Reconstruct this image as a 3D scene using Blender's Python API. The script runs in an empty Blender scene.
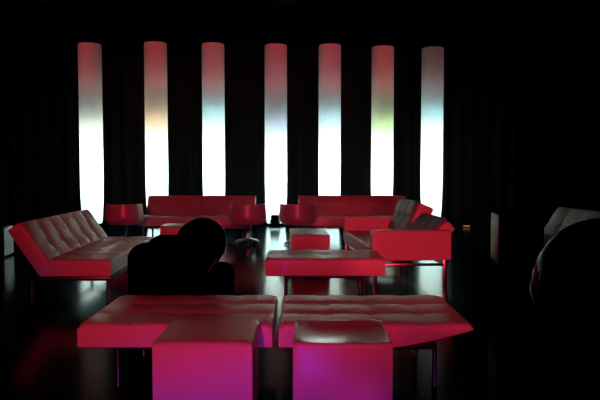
import bpy, bmesh, math, random
from mathutils import Matrix, Vector
random.seed(4)
C = bpy.context.scene.collection
PI = math.pi

# ------------------------------------------------------------------ materials
def material(name, color, rough=0.5, metal=0.0, spec=0.5, bump=0.0, bump_scale=60.0, mottle=0.0,
             mottle_scale=6.0, coat=0.0):
    m = bpy.data.materials.new(name); m.use_nodes = True
    nt = m.node_tree; b = nt.nodes['Principled BSDF']
    b.inputs['Base Color'].default_value = (*color, 1)
    b.inputs['Roughness'].default_value = rough
    b.inputs['Metallic'].default_value = metal
    b.inputs['Specular IOR Level'].default_value = spec
    b.inputs['Coat Weight'].default_value = coat
    tc = nt.nodes.new('ShaderNodeTexCoord')
    if bump:
        n = nt.nodes.new('ShaderNodeTexNoise'); n.inputs['Scale'].default_value = bump_scale
        n.inputs['Detail'].default_value = 4
        bp = nt.nodes.new('ShaderNodeBump'); bp.inputs['Strength'].default_value = bump
        bp.inputs['Distance'].default_value = 0.01
        nt.links.new(tc.outputs['Object'], n.inputs['Vector'])
        nt.links.new(n.outputs['Fac'], bp.inputs['Height'])
        nt.links.new(bp.outputs['Normal'], b.inputs['Normal'])
    if mottle:
        n = nt.nodes.new('ShaderNodeTexNoise'); n.inputs['Scale'].default_value = mottle_scale
        n.inputs['Detail'].default_value = 5
        r = nt.nodes.new('ShaderNodeMapRange')
        r.inputs['To Min'].default_value = max(0.02, rough - mottle)
        r.inputs['To Max'].default_value = min(1, rough + mottle)
        nt.links.new(tc.outputs['Object'], n.inputs['Vector'])
        nt.links.new(n.outputs['Fac'], r.inputs['Value'])
        nt.links.new(r.outputs['Result'], b.inputs['Roughness'])
    return m

VINYL = material('white_vinyl', (0.74, 0.72, 0.73), 0.35, spec=0.5, bump=0.12, bump_scale=140, mottle=0.06)
SHELL = material('white_gloss_vinyl', (0.72, 0.70, 0.72), 0.32, spec=1.0, mottle=0.02)
SHINY = material('shiny_white_vinyl', (0.72, 0.70, 0.71), 0.19, spec=0.6, mottle=0.03)
PIPING = material('white_piping', (0.76, 0.74, 0.75), 0.35)
CHROME = material('brushed_chrome', (0.72, 0.73, 0.75), 0.24, metal=1.0)
GUNMETAL = material('dark_gunmetal', (0.10, 0.10, 0.11), 0.35, metal=1.0)
BLACKLEATHER = material('black_leather', (0.0015, 0.0015, 0.0017), 0.6, spec=0.0, bump=0.1, bump_scale=120)
BLACKGLOSS = material('black_gloss_shell', (0.0015, 0.0015, 0.0017), 0.07, spec=0.012)
BLACKPAINT = material('matt_black_paint', (0.0015, 0.0015, 0.0015), 0.7, spec=0.0)
FLOOR = material('glossy_black_floor', (0.0015, 0.0015, 0.0018), 0.15, spec=0.07, mottle=0.03, mottle_scale=1.3,
                 bump=0.02, bump_scale=3)
CURTAIN = material('black_velour', (0.0022, 0.0018, 0.0019), 0.85, spec=0.05, bump=0.3, bump_scale=200)
CEILING = material('black_ceiling', (0.004, 0.004, 0.004), 0.9, spec=0.1)
TEAL_LIT = material('teal_lit_edge', (0.16, 0.50, 0.47), 0.5)  # teal column light catching the plinth edge, put into the base colour

def shade_material():
    m = bpy.data.materials.new('stretch_fabric'); m.use_nodes = True
    nt = m.node_tree; nt.nodes.clear()
    out = nt.nodes.new('ShaderNodeOutputMaterial')
    d = nt.nodes.new('ShaderNodeBsdfDiffuse'); t = nt.nodes.new('ShaderNodeBsdfTranslucent')
    mx = nt.nodes.new('ShaderNodeMixShader'); mx.inputs[0].default_value = 0.5
    tc = nt.nodes.new('ShaderNodeTexCoord'); n = nt.nodes.new('ShaderNodeTexNoise')
    n.inputs['Scale'].default_value = 5; n.inputs['Detail'].default_value = 3
    ra = nt.nodes.new('ShaderNodeValToRGB')
    ra.color_ramp.elements[0].color = (0.60, 0.60, 0.60, 1); ra.color_ramp.elements[1].color = (0.68, 0.68, 0.68, 1)
    nt.links.new(tc.outputs['Object'], n.inputs['Vector']); nt.links.new(n.outputs['Fac'], ra.inputs['Fac'])
    for s in (d, t): nt.links.new(ra.outputs['Color'], s.inputs['Color'])
    nt.links.new(d.outputs[0], mx.inputs[1]); nt.links.new(t.outputs[0], mx.inputs[2])
    nt.links.new(mx.outputs[0], out.inputs['Surface'])
    return m
FABRIC = shade_material()

def lamp_material(name, color, strength):
    m = bpy.data.materials.new(name); m.use_nodes = True
    b = m.node_tree.nodes['Principled BSDF']
    b.inputs['Base Color'].default_value = (*color, 1)
    b.inputs['Emission Color'].default_value = (*color, 1)
    b.inputs['Emission Strength'].default_value = strength
    return m
AMBER = lamp_material('amber_lens', (0.9, 0.42, 0.14), 0.30)

# ------------------------------------------------------------------ mesh helpers
def obj(name, bm, mat, parent=None, smooth=40):
    me = bpy.data.meshes.new(name)
    bmesh.ops.recalc_face_normals(bm, faces=bm.faces[:])
    bm.to_mesh(me); bm.free()
    if smooth:
        for p in me.polygons: p.use_smooth = True
        me.set_sharp_from_angle(angle=math.radians(smooth))
    me.materials.append(mat)
    o = bpy.data.objects.new(name, me); C.objects.link(o)
    if parent: o.parent = parent
    return o

def tag(o, label, cat, group=None):
    o['label'] = label; o['category'] = cat
    if group: o['group'] = group
    return o

def thing(name, label, cat, loc=(0, 0, 0), rz=0, group=None):
    o = bpy.data.objects.new(name, None); C.objects.link(o)
    o.empty_display_size = 0.1
    o.location = loc; o.rotation_euler = (0, 0, rz)
    return tag(o, label, cat, group)

def structure(name, bm, mat, smooth=40):
    o = obj(name, bm, mat, None, smooth); o['kind'] = 'structure'; return o

def dup(root, loc, rz, label, group=None):
    r = root.copy(); C.objects.link(r); r.location = loc; r.rotation_euler = (0, 0, rz); r['label'] = label
    if group: r['group'] = group
    for ch in list(root.children):
        c = ch.copy(); C.objects.link(c); c.parent = r
        for g in ch.children:
            d = g.copy(); C.objects.link(d); d.parent = c
    return r

def rbox(x0, x1, y0, y1, z0, z1, r=0.02, seg=3, bm=None, M=None):
    b = bmesh.new()
    bmesh.ops.create_cube(b, size=1)
    for v in b.verts:
        v.co = Vector(((x0+x1)/2 + v.co.x*(x1-x0), (y0+y1)/2 + v.co.y*(y1-y0), (z0+z1)/2 + v.co.z*(z1-z0)))
    if r: bmesh.ops.bevel(b, geom=b.edges[:], offset=r, segments=seg, profile=0.5, affect='EDGES', clamp_overlap=True)
    if M is not None: bmesh.ops.transform(b, matrix=M, verts=b.verts[:])
    if bm is None: return b
    me = bpy.data.meshes.new('tmp'); b.to_mesh(me); b.free(); bm.from_mesh(me); bpy.data.meshes.remove(me)
    return bm

def tube(pts, r, bm=None, n=10, cap=True):
    bm = bm or bmesh.new(); rings = []
    pts = [Vector(p) for p in pts]
    for i, p in enumerate(pts):
        t = (pts[min(i+1, len(pts)-1)] - pts[max(i-1, 0)]).normalized()
        u = t.orthogonal().normalized() if i == 0 else (u - t*u.dot(t)).normalized()
        w = t.cross(u)
        rr = r[i] if isinstance(r, (list, tuple)) else r
        rings.append([bm.verts.new(p + (u*math.cos(a) + w*math.sin(a))*rr) for a in [2*PI*k/n for k in range(n)]])
    for a, b in zip(rings, rings[1:]):
        for k in range(n): bm.faces.new((a[k], a[(k+1) % n], b[(k+1) % n], b[k]))
    if cap: bm.faces.new(rings[0]); bm.faces.new(rings[-1])
    return bm

def loop_tube(pts, r, n=8):
    bm = bmesh.new(); pts = [Vector(p) for p in pts]; N = len(pts); rings = []
    for i, p in enumerate(pts):
        t = (pts[(i+1) % N] - pts[i-1]).normalized(); u = Vector((0, 0, 1)); w = t.cross(u).normalized()
        rings.append([bm.verts.new(p + (u*math.cos(a) + w*math.sin(a))*r) for a in [2*PI*k/n for k in range(n)]])
    for i in range(N):
        a, b = rings[i], rings[(i+1) % N]
        for k in range(n): bm.faces.new((a[k], a[(k+1) % n], b[(k+1) % n], b[k]))
    return bm

def lathe(profile, n=32, bm=None, center=(0, 0)):
    bm = bm or bmesh.new(); rings = []
    for r, z in profile:
        rings.append([bm.verts.new((center[0]+r*math.cos(2*PI*k/n), center[1]+r*math.sin(2*PI*k/n), z)) for k in range(n)])
    for a, b in zip(rings, rings[1:]):
        for k in range(n): bm.faces.new((a[k], a[(k+1) % n], b[(k+1) % n], b[k]))
    bm.faces.new(rings[0]); bm.faces.new(rings[-1])
    return bm

def axis_points(a, b, r, step=0.03):
    pts = [a + r*(1-math.cos(t*PI/2/4)) for t in range(4)]
    n = max(2, int((b-a-2*r)/step))
    pts += [a + r + (b-a-2*r)*i/n for i in range(n+1)]
    pts += [b - r*(1-math.cos(t*PI/2/4)) for t in (3, 2, 1, 0)]
    return pts

def cushion(x0, x1, y0, y1, z0, z1, r=0.035, cells=None, puff=0.014, crown=0.0, under=None, M=None):
    """Closed upholstered slab with rolled edges; cells=(nx, ny) quilts the top into puffed squares with deep tufts."""
    bm = bmesh.new()
    xs, ys = axis_points(x0, x1, r), axis_points(y0, y1, r)
    def top(x, y):
        d = math.hypot(max(0, r - min(x-x0, x1-x)), max(0, r - min(y-y0, y1-y)))
        z = z1 - r + math.sqrt(max(0, r*r - min(d, r)**2))
        u, v = (x-x0)/(x1-x0), (y-y0)/(y1-y0)
        z += crown * math.sin(PI*u)**0.6 * math.sin(PI*v)**0.6 if 0 < u < 1 and 0 < v < 1 else 0
        if cells:
            e = min(1, min(x-x0, x1-x, y-y0, y1-y)/(r*1.3))
            p = abs(math.sin(PI*u*cells[0])*math.sin(PI*v*cells[1]))**0.45
            gx = min(1, abs((u*cells[0]+.5) % 1 - .5)*(x1-x0)/cells[0]/0.06)
            gy = min(1, abs((v*cells[1]+.5) % 1 - .5)*(y1-y0)/cells[1]/0.06)
            z -= puff*(1-p)*e + puff*0.9*(1-max(gx, gy))*e
        return z
    def bot(x, y):
        d = math.hypot(max(0, 0.02 - min(x-x0, x1-x)), max(0, 0.02 - min(y-y0, y1-y)))
        return z0 + min(d, .02)*0.5 + (under(x, y) if under else 0)
    T = [[bm.verts.new((x, y, top(x, y))) for y in ys] for x in xs]
    B = [[bm.verts.new((x, y, bot(x, y))) for y in ys] for x in xs]
    nx, ny = len(xs), len(ys)
    for i in range(nx-1):
        for j in range(ny-1):
            bm.faces.new((T[i][j], T[i+1][j], T[i+1][j+1], T[i][j+1]))
            bm.faces.new((B[i][j], B[i][j+1], B[i+1][j+1], B[i+1][j]))
    for i in range(nx-1):
        bm.faces.new((T[i][0], B[i][0], B[i+1][0], T[i+1][0]))
        bm.faces.new((T[i][-1], T[i+1][-1], B[i+1][-1], B[i][-1]))
    for j in range(ny-1):
        bm.faces.new((T[0][j], T[0][j+1], B[0][j+1], B[0][j]))
        bm.faces.new((T[-1][j], B[-1][j], B[-1][j+1], T[-1][j+1]))
    if M is not None: bmesh.ops.transform(bm, matrix=M, verts=bm.verts[:])
    return bm

def extrude_profile(pts, y0, y1, r=0.03):
    bm = bmesh.new()
    f = bm.faces.new([bm.verts.new((x, y0, z)) for x, z in pts])
    g = bmesh.ops.extrude_face_region(bm, geom=[f])
    for v in g['geom']:
        if isinstance(v, bmesh.types.BMVert): v.co.y = y1
    if r:
        es = [e for e in bm.edges if abs(e.verts[0].co.y - e.verts[1].co.y) < 1e-5]
        bmesh.ops.bevel(bm, geom=es, offset=r, segments=3, profile=0.5, affect='EDGES', clamp_overlap=True)
    return bm

# ------------------------------------------------------------------ the room
X0, X1, Y0, Y1, ZC = -8.5, 8.5, -8.5, 15.6, 5.4
structure('floor', rbox(X0, X1, Y0, Y1, -0.1, 0, 0), FLOOR, 0)
structure('ceiling', rbox(X0, X1, Y0, Y1, ZC, ZC+0.1, 0), CEILING, 0)

def drape(p0, p1, pitch=0.34, amp=0.07):
    """Heavy curtain wall with irregular vertical folds, from p0 to p1, solid behind."""
    bm = bmesh.new(); p0, p1 = Vector((*p0, 0)), Vector((*p1, 0))
    t = (p1-p0).normalized(); nrm = Vector((-t.y, t.x, 0)); L = (p1-p0).length
    N = int(L/0.045); ph = random.random()*6
    front, frontt, back, backt = [], [], [], []
    for i in range(N+1):
        s = L*i/N
        w = math.sin(2*PI*s/pitch + ph + 1.3*math.sin(s*1.1)) * (0.6 + 0.4*math.sin(s*2.3 + ph))
        q = p0 + t*s + nrm*(amp*w)
        front.append(bm.verts.new((q.x, q.y, 0))); frontt.append(bm.verts.new((q.x, q.y, ZC)))
        q = p0 + t*s - nrm*0.14
        back.append(bm.verts.new((q.x, q.y, 0))); backt.append(bm.verts.new((q.x, q.y, ZC)))
    for i in range(N):
        bm.faces.new((front[i], front[i+1], frontt[i+1], frontt[i]))
        bm.faces.new((back[i], backt[i], backt[i+1], back[i+1]))
        bm.faces.new((front[i], back[i], back[i+1], front[i+1]))
        bm.faces.new((frontt[i], frontt[i+1], backt[i+1], backt[i]))
    bm.faces.new((front[0], frontt[0], backt[0], back[0])); bm.faces.new((front[-1], back[-1], backt[-1], frontt[-1]))
    return bm
structure('wall_back', drape((X1, Y1), (X0, Y1)), CURTAIN, 80)
structure('wall_left', drape((X0, Y1), (X0, Y0)), CURTAIN, 80)
structure('wall_right', drape((X1, Y0), (X1, Y1)), CURTAIN, 80)
structure('wall_front', drape((X0, Y0), (X1, Y0)), CURTAIN, 80)

# ------------------------------------------------------------------ lamps
def point(loc, power, color, radius=0.06, name='bulb'):
    l = bpy.data.lights.new(name, 'POINT'); l.energy = power; l.color = color; l.shadow_soft_size = radius
    o = bpy.data.objects.new(name, l); C.objects.link(o); o.location = loc
    return o
def spot(loc, target, power, color, angle, blend=0.6, radius=0.12, name='stage_spot'):
    l = bpy.data.lights.new(name, 'SPOT'); l.energy = power; l.color = color; l.shadow_soft_size = radius
    l.spot_size = math.radians(angle); l.spot_blend = blend
    o = bpy.data.objects.new(name, l); C.objects.link(o); o.location = loc
    o.rotation_euler = (Vector(target) - Vector(loc)).to_track_quat('-Z', 'Y').to_euler()
    return o

# ------------------------------------------------------------------ the seven fabric columns
COL_R = 0.25
def column_bm(H):
    bm = bmesh.new(); n = 40; rings = []
    prof = [(0.205, 0.06), (0.22, 0.2), (0.242, 0.6), (COL_R, 1.0)] + [(COL_R, 1.0 + (H-1.05)*k/8) for k in range(1, 9)] + [(COL_R-0.006, H)]
    for r, z in prof:
        rings.append([bm.verts.new((r*math.cos(2*PI*k/n), r*math.sin(2*PI*k/n), z)) for k in range(n)])
    for a, b in zip(rings, rings[1:]):
        for k in range(n): bm.faces.new((a[k], a[(k+1) % n], b[(k+1) % n], b[k]))
    return bm
# pixel x of centre, distance, pixel y of top, height to which the white tubes reach, tint at the changeover
cols = [
 (92.0, 13.90, 43, 2.10, None,               'white fabric column lamp at the far left, behind the quilted side sofa'),
 (157.0, 13.95, 42, 1.92, (1.0, 0.55, 0.12), 'second column lamp from the left, orange band above its glow'),
 (214.0, 14.00, 43, 2.08, (0.25, 0.9, 1.0),  'third column lamp from the left, above the right end of the left back sofa'),
 (276.0, 14.00, 44, 1.80, (0.3, 0.6, 1.0),   'central column lamp standing between the two back sofas'),
 (329.5, 14.05, 44, 2.00, (0.25, 0.8, 1.0),  'column lamp above the left half of the right back sofa'),
 (382.0, 14.15, 46, 1.85, (0.45, 1.0, 0.15), 'column lamp with green band above its glow, right back sofa'),
 (431.5, 14.35, 47, 2.12, (0.15, 0.85, 1.0), 'rightmost column lamp, palest top with cyan band'),
]
for i, (px, d, yt, zl, tint, lab) in enumerate(cols):
    x = (px-300)/620*d; H = 1.19 + (170-yt)/620*d
    t = thing('column_lamp', lab, 'column lamp', (x, d, 0), 0, 'glowing fabric columns along the back curtain')
    obj('fabric_sleeve', column_bm(H), FABRIC, t, 60)
    obj('base', lathe([(0.22, 0), (0.23, 0.01), (0.23, 0.045), (0.21, 0.06)], 32), BLACKPAINT, t)
    obj('top_ring', loop_tube([(0.247*math.cos(a), 0.247*math.sin(a), H) for a in [2*PI*k/32 for k in range(32)]], 0.009), BLACKPAINT, t)
    for k, wgt in enumerate((1, 1, 1, 1, 0.9, 0.6, 0.3)):
        point((x, d, 0.22 + (zl-0.10)*k/6), 11.5*wgt, (0.64, 1.0, 0.95) if k < 4 else (0.88, 1.0, 0.86), 0.05, 'column_bulb')
    if tint: point((x+0.02, d-0.05, zl+0.42), 2.6, tint, 0.05, 'column_bulb')
    point((x, d, H-0.9), 0.36, (1.0, 0.75, 0.72), 0.06, 'column_bulb')
    spot((x*0.9 + (-1.2 if i == 0 else 0.9), 7.6, 5.25), (x, d, H-0.45), 850 if i < 6 else 170, (1.0, 0.03, 0.07), 15, 0.8, 0.1)

# ------------------------------------------------------------------ sofa bed (faces +X, length along Y, origin at floor centre)
def legs(t, pts, top, r=0.016, mat=None):
    for x, y in pts: obj('leg', tube([(x, y, top), (x, y, 0.012), (x, y, 0)], [r, r, r*1.25], None, 12), mat or CHROME, t)

def slope_matrix(px, pz, ang):
    """local X runs up the back, local Z out of its padded face, hinge at (px, pz); mirrored Y keeps it right-handed"""
    s = Vector((-math.cos(ang), 0, math.sin(ang))); n = Vector((math.sin(ang), 0, math.cos(ang)))
    return Matrix(((s.x, 0, n.x, px), (0, -1, 0, 0), (s.z, 0, n.z, pz), (0, 0, 0, 1)))

def make_sofa_bed(label, group, L=2.05, ang=56, halves=True):
    t = thing('sofa_bed', label, 'sofa', (0, 0, 0), 0, group)
    h = L/2
    obj('seat', cushion(-0.372, 0.28, -h+0.004, h-0.004, 0.255, 0.425, 0.035, (2, 6), 0.02), VINYL, t)
    M = slope_matrix(-0.375, 0.255, math.radians(ang))
    if halves:
        for a, b in ((-h, -0.001), (0.001, h)):
            obj('backrest', cushion(0.0, 0.52, a, b, 0.0, 0.165, 0.035, (2, 3), 0.021, M=M), VINYL, t)
    else:
        obj('backrest', cushion(0.0, 0.58, -h, h, 0.0, 0.14, 0.035, (3, 8), 0.013, M=M), VINYL, t)
    fr = bmesh.new()
    for y in (-h+0.09, h-0.09): rbox(-0.50, 0.25, y-0.018, y+0.018, 0.205, 0.246, 0.005, 2, fr)
    for x in (-0.48, 0.23): rbox(x-0.018, x+0.018, -h+0.10, h-0.10, 0.205, 0.246, 0.005, 2, fr)
    obj('frame', fr, GUNMETAL, t)
    legs(t, [(x, y) for x in (-0.48, 0.23) for y in (-h+0.09, h-0.09)], 0.23, mat=GUNMETAL)
    return t

G_SOFA = 'white quilted sofa beds around the lounge'
sofa = make_sofa_bed('quilted white sofa bed at left seen end-on, dark armchair at its seat', G_SOFA)
sofa.location = (-2.08, 6.75, 0); sofa.rotation_euler = (0, 0, math.radians(2))
dup(sofa, (-1.87, 11.28, 0), -PI/2, 'white sofa facing front behind the black armchair, left of the central column')
dup(sofa, (0.99, 11.28, 0), -PI/2, 'white sofa facing front right of the central column, behind the armed sofa')
dup(sofa, (2.98, 7.15, 0), PI + math.radians(5), 'dim white sofa at the far right edge behind the black egg chair')

# ------------------------------------------------------------------ sofa with arms on the right (faces -X), built facing +X then turned
def make_armed_sofa():
    t = thing('arm_sofa', 'white sofa with end arms and two unequal quilted backs, right of centre', 'sofa',
              (1.10, 7.58, 0), PI + math.radians(4.5))
    h = 1.04
    obj('seat', cushion(-0.25, 0.42, -h+0.12, h-0.12, 0.28, 0.43, 0.03, (2, 6), 0.012), VINYL, t)
    # rotated by pi: local +y end is the near one
    for y0, y1 in ((h-0.13, h), (-h, -h+0.13)):
        obj('arm', cushion(-0.43, 0.42, y0, y1, 0.285, 0.61, 0.03), VINYL, t)
    # near half reclined further than the far half
    Mn = slope_matrix(-0.26, 0.36, math.radians(42)); Mf = slope_matrix(-0.37, 0.34, math.radians(66))
    SHADED_BACK = material('shaded_back_quilting', (0.15, 0.35, 0.42), 0.5, spec=0.3, bump=0.3, bump_scale=90)  # shade and cool column light on the white backs, put into an added layer's colour
    for x1, y0, y1, th, M in ((0.36, -h+0.14, -0.006, 0.14, Mn), (0.47, 0.006, h-0.14, 0.20, Mf)):
        br = obj('backrest', cushion(0.0, x1, y0, y1, 0.0, th, 0.03, M=M), VINYL, t)
        pad = obj('shade_pad', cushion(0.03, x1+0.005, y0+0.008, y1-0.008, th-0.004, th+0.05, 0.03, (2, 3), 0.028, M=M), SHADED_BACK, br)
        pad['label'] = 'dark grey quilted pad'
    fr = bmesh.new()
    for y in (-h+0.05, h-0.05): rbox(-0.40, 0.40, y-0.02, y+0.02, 0.224, 0.254, 0.005, 2, fr)
    for x in (-0.38, 0.38): rbox(x-0.02, x+0.02, -h+0.06, h-0.06, 0.224, 0.254, 0.005, 2, fr)
    obj('frame', fr, CHROME, t)
    for x in (-0.38, 0.38):
        for y in (-h+0.05, h-0.05): obj('leg', rbox(x-0.02, x+0.02, y-0.02, y+0.02, 0, 0.288, 0.004, 2), CHROME, t)
    return t
make_armed_sofa()

# ------------------------------------------------------------------ quilted flat benches
def make_bench(label, group, w=1.09, d=0.83, z0=0.25, z1=0.395, under=None, cells=(4, 3)):
    t = thing('bench_ottoman', label, 'ottoman', (0, 0, 0), 0, group)
    obj('cushion', cushion(-w/2, w/2, -d/2, d/2, z0, z1, 0.032, cells, 0.012, under=under), VINYL, t)
    fr = bmesh.new()
    ix, iy = w/2-0.19, d/2-0.12
    for y in (-iy, iy): rbox(-ix, ix, y-0.016, y+0.016, z0-0.035, z0-0.001, 0.004, 2, fr)
    for x in (-ix, ix): rbox(x-0.016, x+0.016, -iy+0.01, iy-0.01, z0-0.035, z0-0.001, 0.004, 2, fr)
    obj('frame', fr, GUNMETAL, t)
    legs(t, [(x, y) for x in (-ix, ix) for y in (-iy, iy)], z0-0.03, 0.014, GUNMETAL)
    return t
G_B = 'flat quilted benches'
b = make_bench('near quilted bench on the left, behind the left cube', G_B); b.location = (-0.70, 3.84, 0)
b = make_bench('near quilted bench on the right with tapering end, behind the right cube', G_B,
               under=lambda x, y: 0.095*max(0, (x-0.10)/0.435)**1.3)
b.location = (0.425, 3.84, 0)
b = make_bench('middle quilted bench in front of the armed sofa', G_B, w=1.13, d=0.66, z0=0.255, z1=0.43, cells=(4, 2))
b.location = (0.235, 6.08, 0); b.rotation_euler = (0, 0, 0)

# ------------------------------------------------------------------ cube ottomans
def make_cube(label, group, w=0.475, d=0.47, z1=0.43, crown=0.007, mat=None):
    t = thing('cube_ottoman', label, 'ottoman', (0, 0, 0), 0, group)
    obj('body', cushion(-w/2, w/2, -d/2, d/2, 0.018, z1, 0.016, None, crown=crown), mat or VINYL, t)
    def ring(z):
        P = []; r = 0.02; a, b_ = w/2-0.003, d/2-0.003
        for cx, cy, s in ((a-r, b_-r, 0), (-a+r, b_-r, 1), (-a+r, -b_+r, 2), (a-r, -b_+r, 3)):
            for k in range(5):
                an = (s + k/4)*PI/2; P.append((cx + r*math.cos(an), cy + r*math.sin(an), z))
        return P
    obj('piping', loop_tube(ring(z1-0.013), 0.005), PIPING, t)
    for x in (-w/2+0.06, w/2-0.06):
        for y in (-d/2+0.06, d/2-0.06):
            obj('foot', lathe([(0.018, 0), (0.02, 0.004), (0.02, 0.018)], 12, None, (x, y)), BLACKPAINT, t)
    return t
G_C = 'white upholstered cubes'
cube = make_cube('pink-lit white cube at front left, foot of the left bench', G_C); cube.location = (-0.464, 3.14, 0)
c2 = make_cube('pink-lit white cube at front right with bright glint on its top', G_C, crown=-0.024, mat=SHINY)
c2.location = (0.208, 3.15, 0); c2.rotation_euler = (0, 0, math.radians(-1))
c3 = make_cube('oblong white block behind the middle bench, near a swivel chair', G_C, w=0.49, d=0.92)
c3.location = (0.115, 8.24, 0); c3.rotation_euler = (0, 0, math.radians(2.5)); c3.name = 'block_ottoman'
dup(cube, (-1.83, 9.3, 0), math.radians(4), 'dim white cube between the left sofa and the black armchair')
dup(cube, (-4.45, 8.9, 0), math.radians(10), 'white cube cut by the left edge of the picture, behind the side sofa')

# ------------------------------------------------------------------ tub swivel chairs (face +Y, away from the camera)
def shell_bm(prof, a0, a1, n, thick, rim=None):
    """Wrap-round shell: prof lists (radius, z) from seat up; angle 0 points to -Y (the back); open at the front."""
    bm = bmesh.new(); O, I = [], []
    for k in range(n+1):
        a = a0 + (a1-a0)*k/n
        ro, ri = [], []
        top = rim(a) if rim else 1.0
        z0 = prof[0][1]
        for r, z in prof:
            zz = z0 + (z-z0)*top
            ro.append(bm.verts.new((math.sin(a)*r, -math.cos(a)*r, zz)))
            q = max(0.01, r-thick)
            ri.append(bm.verts.new((math.sin(a)*q, -math.cos(a)*q, zz + (0.012 if (r, z) == prof[0] else 0))))
        O.append(ro); I.append(ri)
    m = len(prof)
    for k in range(n):
        for j in range(m-1):
            bm.faces.new((O[k][j], O[k+1][j], O[k+1][j+1], O[k][j+1]))
            bm.faces.new((I[k][j], I[k][j+1], I[k+1][j+1], I[k+1][j]))
        bm.faces.new((O[k][-1], O[k+1][-1], I[k+1][-1], I[k][-1]))
        bm.faces.new((O[k][0], I[k][0], I[k+1][0], O[k+1][0]))
    for E in (0, n):
        for j in range(m-1): bm.faces.new((O[E][j], O[E][j+1], I[E][j+1], I[E][j]))
    return bm

def make_swivel(label, group):
    t = thing('swivel_chair', label, 'chair', (0, 0, 0), 0, group)
    prof = [(0.16, 0.325), (0.24, 0.335), (0.29, 0.37), (0.322, 0.43), (0.318, 0.48), (0.312, 0.54), (0.306, 0.60), (0.300, 0.66), (0.297, 0.68)]
    obj('shell', shell_bm(prof, -2.15, 2.15, 40, 0.045, lambda a: 1.0 - 0.10*max(0, (abs(a)-1.4)/0.75)), SHELL, t, 50)
    obj('seat', lathe([(0.20, 0.33), (0.262, 0.345), (0.27, 0.40), (0.25, 0.44), (0.15, 0.452), (0.02, 0.455)], 32), SHELL, t, 60)
    obj('pedestal', lathe([(0.09, 0.328), (0.05, 0.31), (0.028, 0.27), (0.026, 0.10), (0.04, 0.06)], 20), CHROME, t, 60)
    for k in range(4):
        a = PI/4 + k*PI/2; c, s = math.cos(a), math.sin(a)
        obj('foot', tube([(0.02*c, 0.02*s, 0.075), (0.14*c, 0.14*s, 0.055), (0.27*c, 0.27*s, 0.022), (0.285*c, 0.285*s, 0.012)],
                         [0.03, 0.024, 0.018, 0.012], None, 10), CHROME, t, 60)
    return t
G_S = 'white tub swivel chairs with chrome star bases'
sw = make_swivel('white tub swivel chair left of the left back sofa', G_S); sw.location = (-2.98, 10.5, 0)
dup(sw, (-0.885, 10.5, 0), 0.15, 'white tub swivel chair at the right end of the left back sofa', G_S)
dup(sw, (-0.04, 10.5, 0), -0.1, 'white tub swivel chair right of the central column, behind the small cube', G_S)

# ------------------------------------------------------------------ black lounge chair seen from its side (faces -X)
def arc(cx, cz, r, a0, a1, n=6):
    return [(cx + r*math.cos(math.radians(a0+(a1-a0)*k/n)), cz + r*math.sin(math.radians(a0+(a1-a0)*k/n))) for k in range(n+1)]
def make_black_chair():
    t = thing('lounge_chair', 'black leather armchair seen from the side with a round bolster back', 'armchair', (-0.985, 5.3, 0), 0)
    side = [(-0.40, 0.04)] + arc(-0.27, 0.53, 0.13, 180, 90) + [(-0.02, 0.655)] + arc(0.0, 0.60, 0.055, 90, 0) + \
           [(0.075, 0.50), (0.12, 0.425)] + arc(0.285, 0.31, 0.10, 90, 0) + [(0.385, 0.04)]
    for y0, y1 in ((-0.38, -0.24), (0.24, 0.38)):
        obj('arm', extrude_profile(side, y0, y1, 0.028), BLACKLEATHER, t)
    obj('seat', cushion(-0.39, 0.34, -0.236, 0.236, 0.16, 0.42, 0.05), BLACKLEATHER, t)
    b_ = bmesh.new(); n = 28; rings = []
    for y, r in ((-0.25, 0.10), (-0.24, 0.155), (-0.21, 0.19), (-0.16, 0.203), (0, 0.205), (0.12, 0.19), (0.18, 0.17), (0.21, 0.13), (0.22, 0.08)):
        rings.append([b_.verts.new((0.150 + r*math.cos(2*PI*k/n), y, 0.637 + r*math.sin(2*PI*k/n))) for k in range(n)])
    for p, q in zip(rings, rings[1:]):
        for k in range(n): b_.faces.new((p[k], p[(k+1) % n], q[(k+1) % n], q[k]))
    b_.faces.new(rings[0]); b_.faces.new(rings[-1])
    obj('backrest', b_, BLACKLEATHER, t, 60)
    for y in (-0.22, 0.2):
        br = obj('bracket', tube([(0.225, y, 0.40), (0.255, y, 0.45), (0.30, y, 0.52)], 0.013, None, 10), GUNMETAL, t, 60)
        br['label'] = 'metal bracket joining back to base'
    for x in (-0.33, 0.32):
        for y in (-0.31, 0.31): obj('foot', lathe([(0.02, 0), (0.024, 0.042)], 12, None, (x, y)), BLACKPAINT, t)
    return t
make_black_chair()

# ------------------------------------------------------------------ black egg chair at the right edge
def make_egg():
    t = thing('egg_chair', 'black glossy egg chair cut by the right edge, thin light along its rim', 'armchair', (2.0, 4.0, 0), math.radians(-62))
    prof = []
    for k in range(17):
        a = math.radians(-62 + 148*k/16)
        prof.append((0.47*math.cos(a)*(1.0 if a < 0 else 0.97) + 0.01, 0.50 + (0.44 if a > 0 else 0.40)*math.sin(a)))
    obj('shell', shell_bm(prof, -2.2, 2.2, 48, 0.035), BLACKGLOSS, t, 60)
    obj('seat_cushion', lathe([(0.25, 0.17), (0.36, 0.22), (0.40, 0.32), (0.37, 0.39), (0.2, 0.41), (0.02, 0.41)], 36), BLACKLEATHER, t, 60)
    obj('pedestal', lathe([(0.15, 0.18), (0.06, 0.15), (0.05, 0.06), (0.24, 0.02), (0.26, 0.0)], 28), BLACKPAINT, t, 50)
    return t
make_egg()

# ------------------------------------------------------------------ small things in the dark
t = thing('uplighter', 'small black floor uplighter at the foot of the central column', 'light fixture', (-0.545, 13.45, 0))
obj('housing', rbox(-0.09, 0.09, -0.08, 0.08, 0.07, 0.27, 0.015, 3), BLACKPAINT, t)
obj('yoke', tube([(-0.105, 0, 0.17), (-0.105, 0, 0.012), (0.105, 0, 0.012), (0.105, 0, 0.17)], 0.011, None, 8), BLACKPAINT, t)

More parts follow.
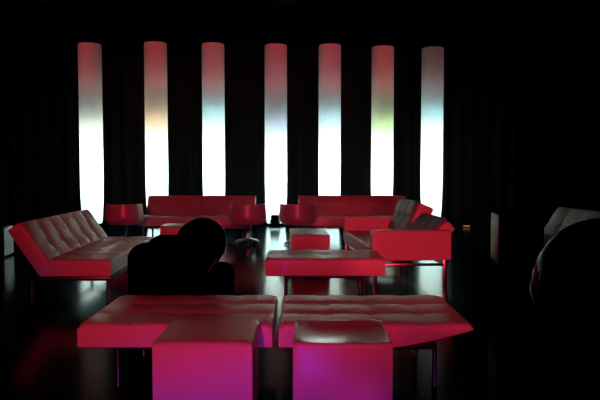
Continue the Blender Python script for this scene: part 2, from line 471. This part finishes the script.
t = thing('floor_light', 'tiny amber light strip low in the dark right of the armed sofa', 'light fixture', (3.63, 13.5, 0))
obj('housing', rbox(-0.09, 0.09, -0.03, 0.03, 0, 0.055, 0.006, 2), BLACKPAINT, t)
obj('lens', rbox(-0.075, 0.075, -0.036, -0.028, 0.018, 0.044, 0.003, 2), AMBER, t)

t = thing('plinth', 'black plinth with one upright edge coloured as lit teal, right of the armed sofa', 'plinth', (1.97, 5.65, 0), math.radians(-10))
obj('body', rbox(-0.18, 0.2, -0.25, 0.25, 0, 0.855, 0.006, 2), BLACKPAINT, t)
p = obj('edge_panel', rbox(-0.187, -0.179, -0.24, 0.24, 0.42, 0.85, 0.002, 2), TEAL_LIT, t); p['label'] = 'upright side panel with teal light put into its colour'

# ------------------------------------------------------------------ stage lamps behind the photographer
RED = (1.0, 0.030, 0.045)
spot((-0.7, -6.5, 2.9), (-0.40, 7.5, 1.78), 1550, RED, 27, 0.45)
spot((1.3, -6.0, 2.0), (1.05, 6.55, 0.42), 1150, RED, 6.8, 0.4)
spot((0.7, -3.2, 1.35), (0.2, 3.3, 0.60), 130, (1.0, 0.03, 0.30), 34, 0.9)
spot((-0.12, -2.2, 0.35), (-0.28, 2.8, -0.90), 170, (0.22, 0.04, 1.0), 32, 0.45)
spot((-2.6, -3.0, 0.25), (-2.55, 5.8, 0.0), 70, (0.08, 0.1, 1.0), 7, 0.9)

# ------------------------------------------------------------------ world, camera, view
w = bpy.data.worlds.new('dark'); bpy.context.scene.world = w; w.use_nodes = True
w.node_tree.nodes['Background'].inputs[0].default_value = (0.5, 0.25, 0.25, 1)
w.node_tree.nodes['Background'].inputs[1].default_value = 0.0
cam = bpy.data.cameras.new('camera'); co = bpy.data.objects.new('camera', cam); C.objects.link(co)
cam.sensor_width = 36; cam.lens = 36*620/600; cam.clip_end = 100
co.location = (0, 0, 1.25); co.rotation_euler = (PI/2 - math.atan(30/620), 0, 0)
sc = bpy.context.scene; sc.camera = co
vs = sc.view_settings
vs.view_transform = 'Standard'; vs.look = 'None'; vs.exposure = 0.0; vs.gamma = 1.0; vs.use_curve_mapping = False
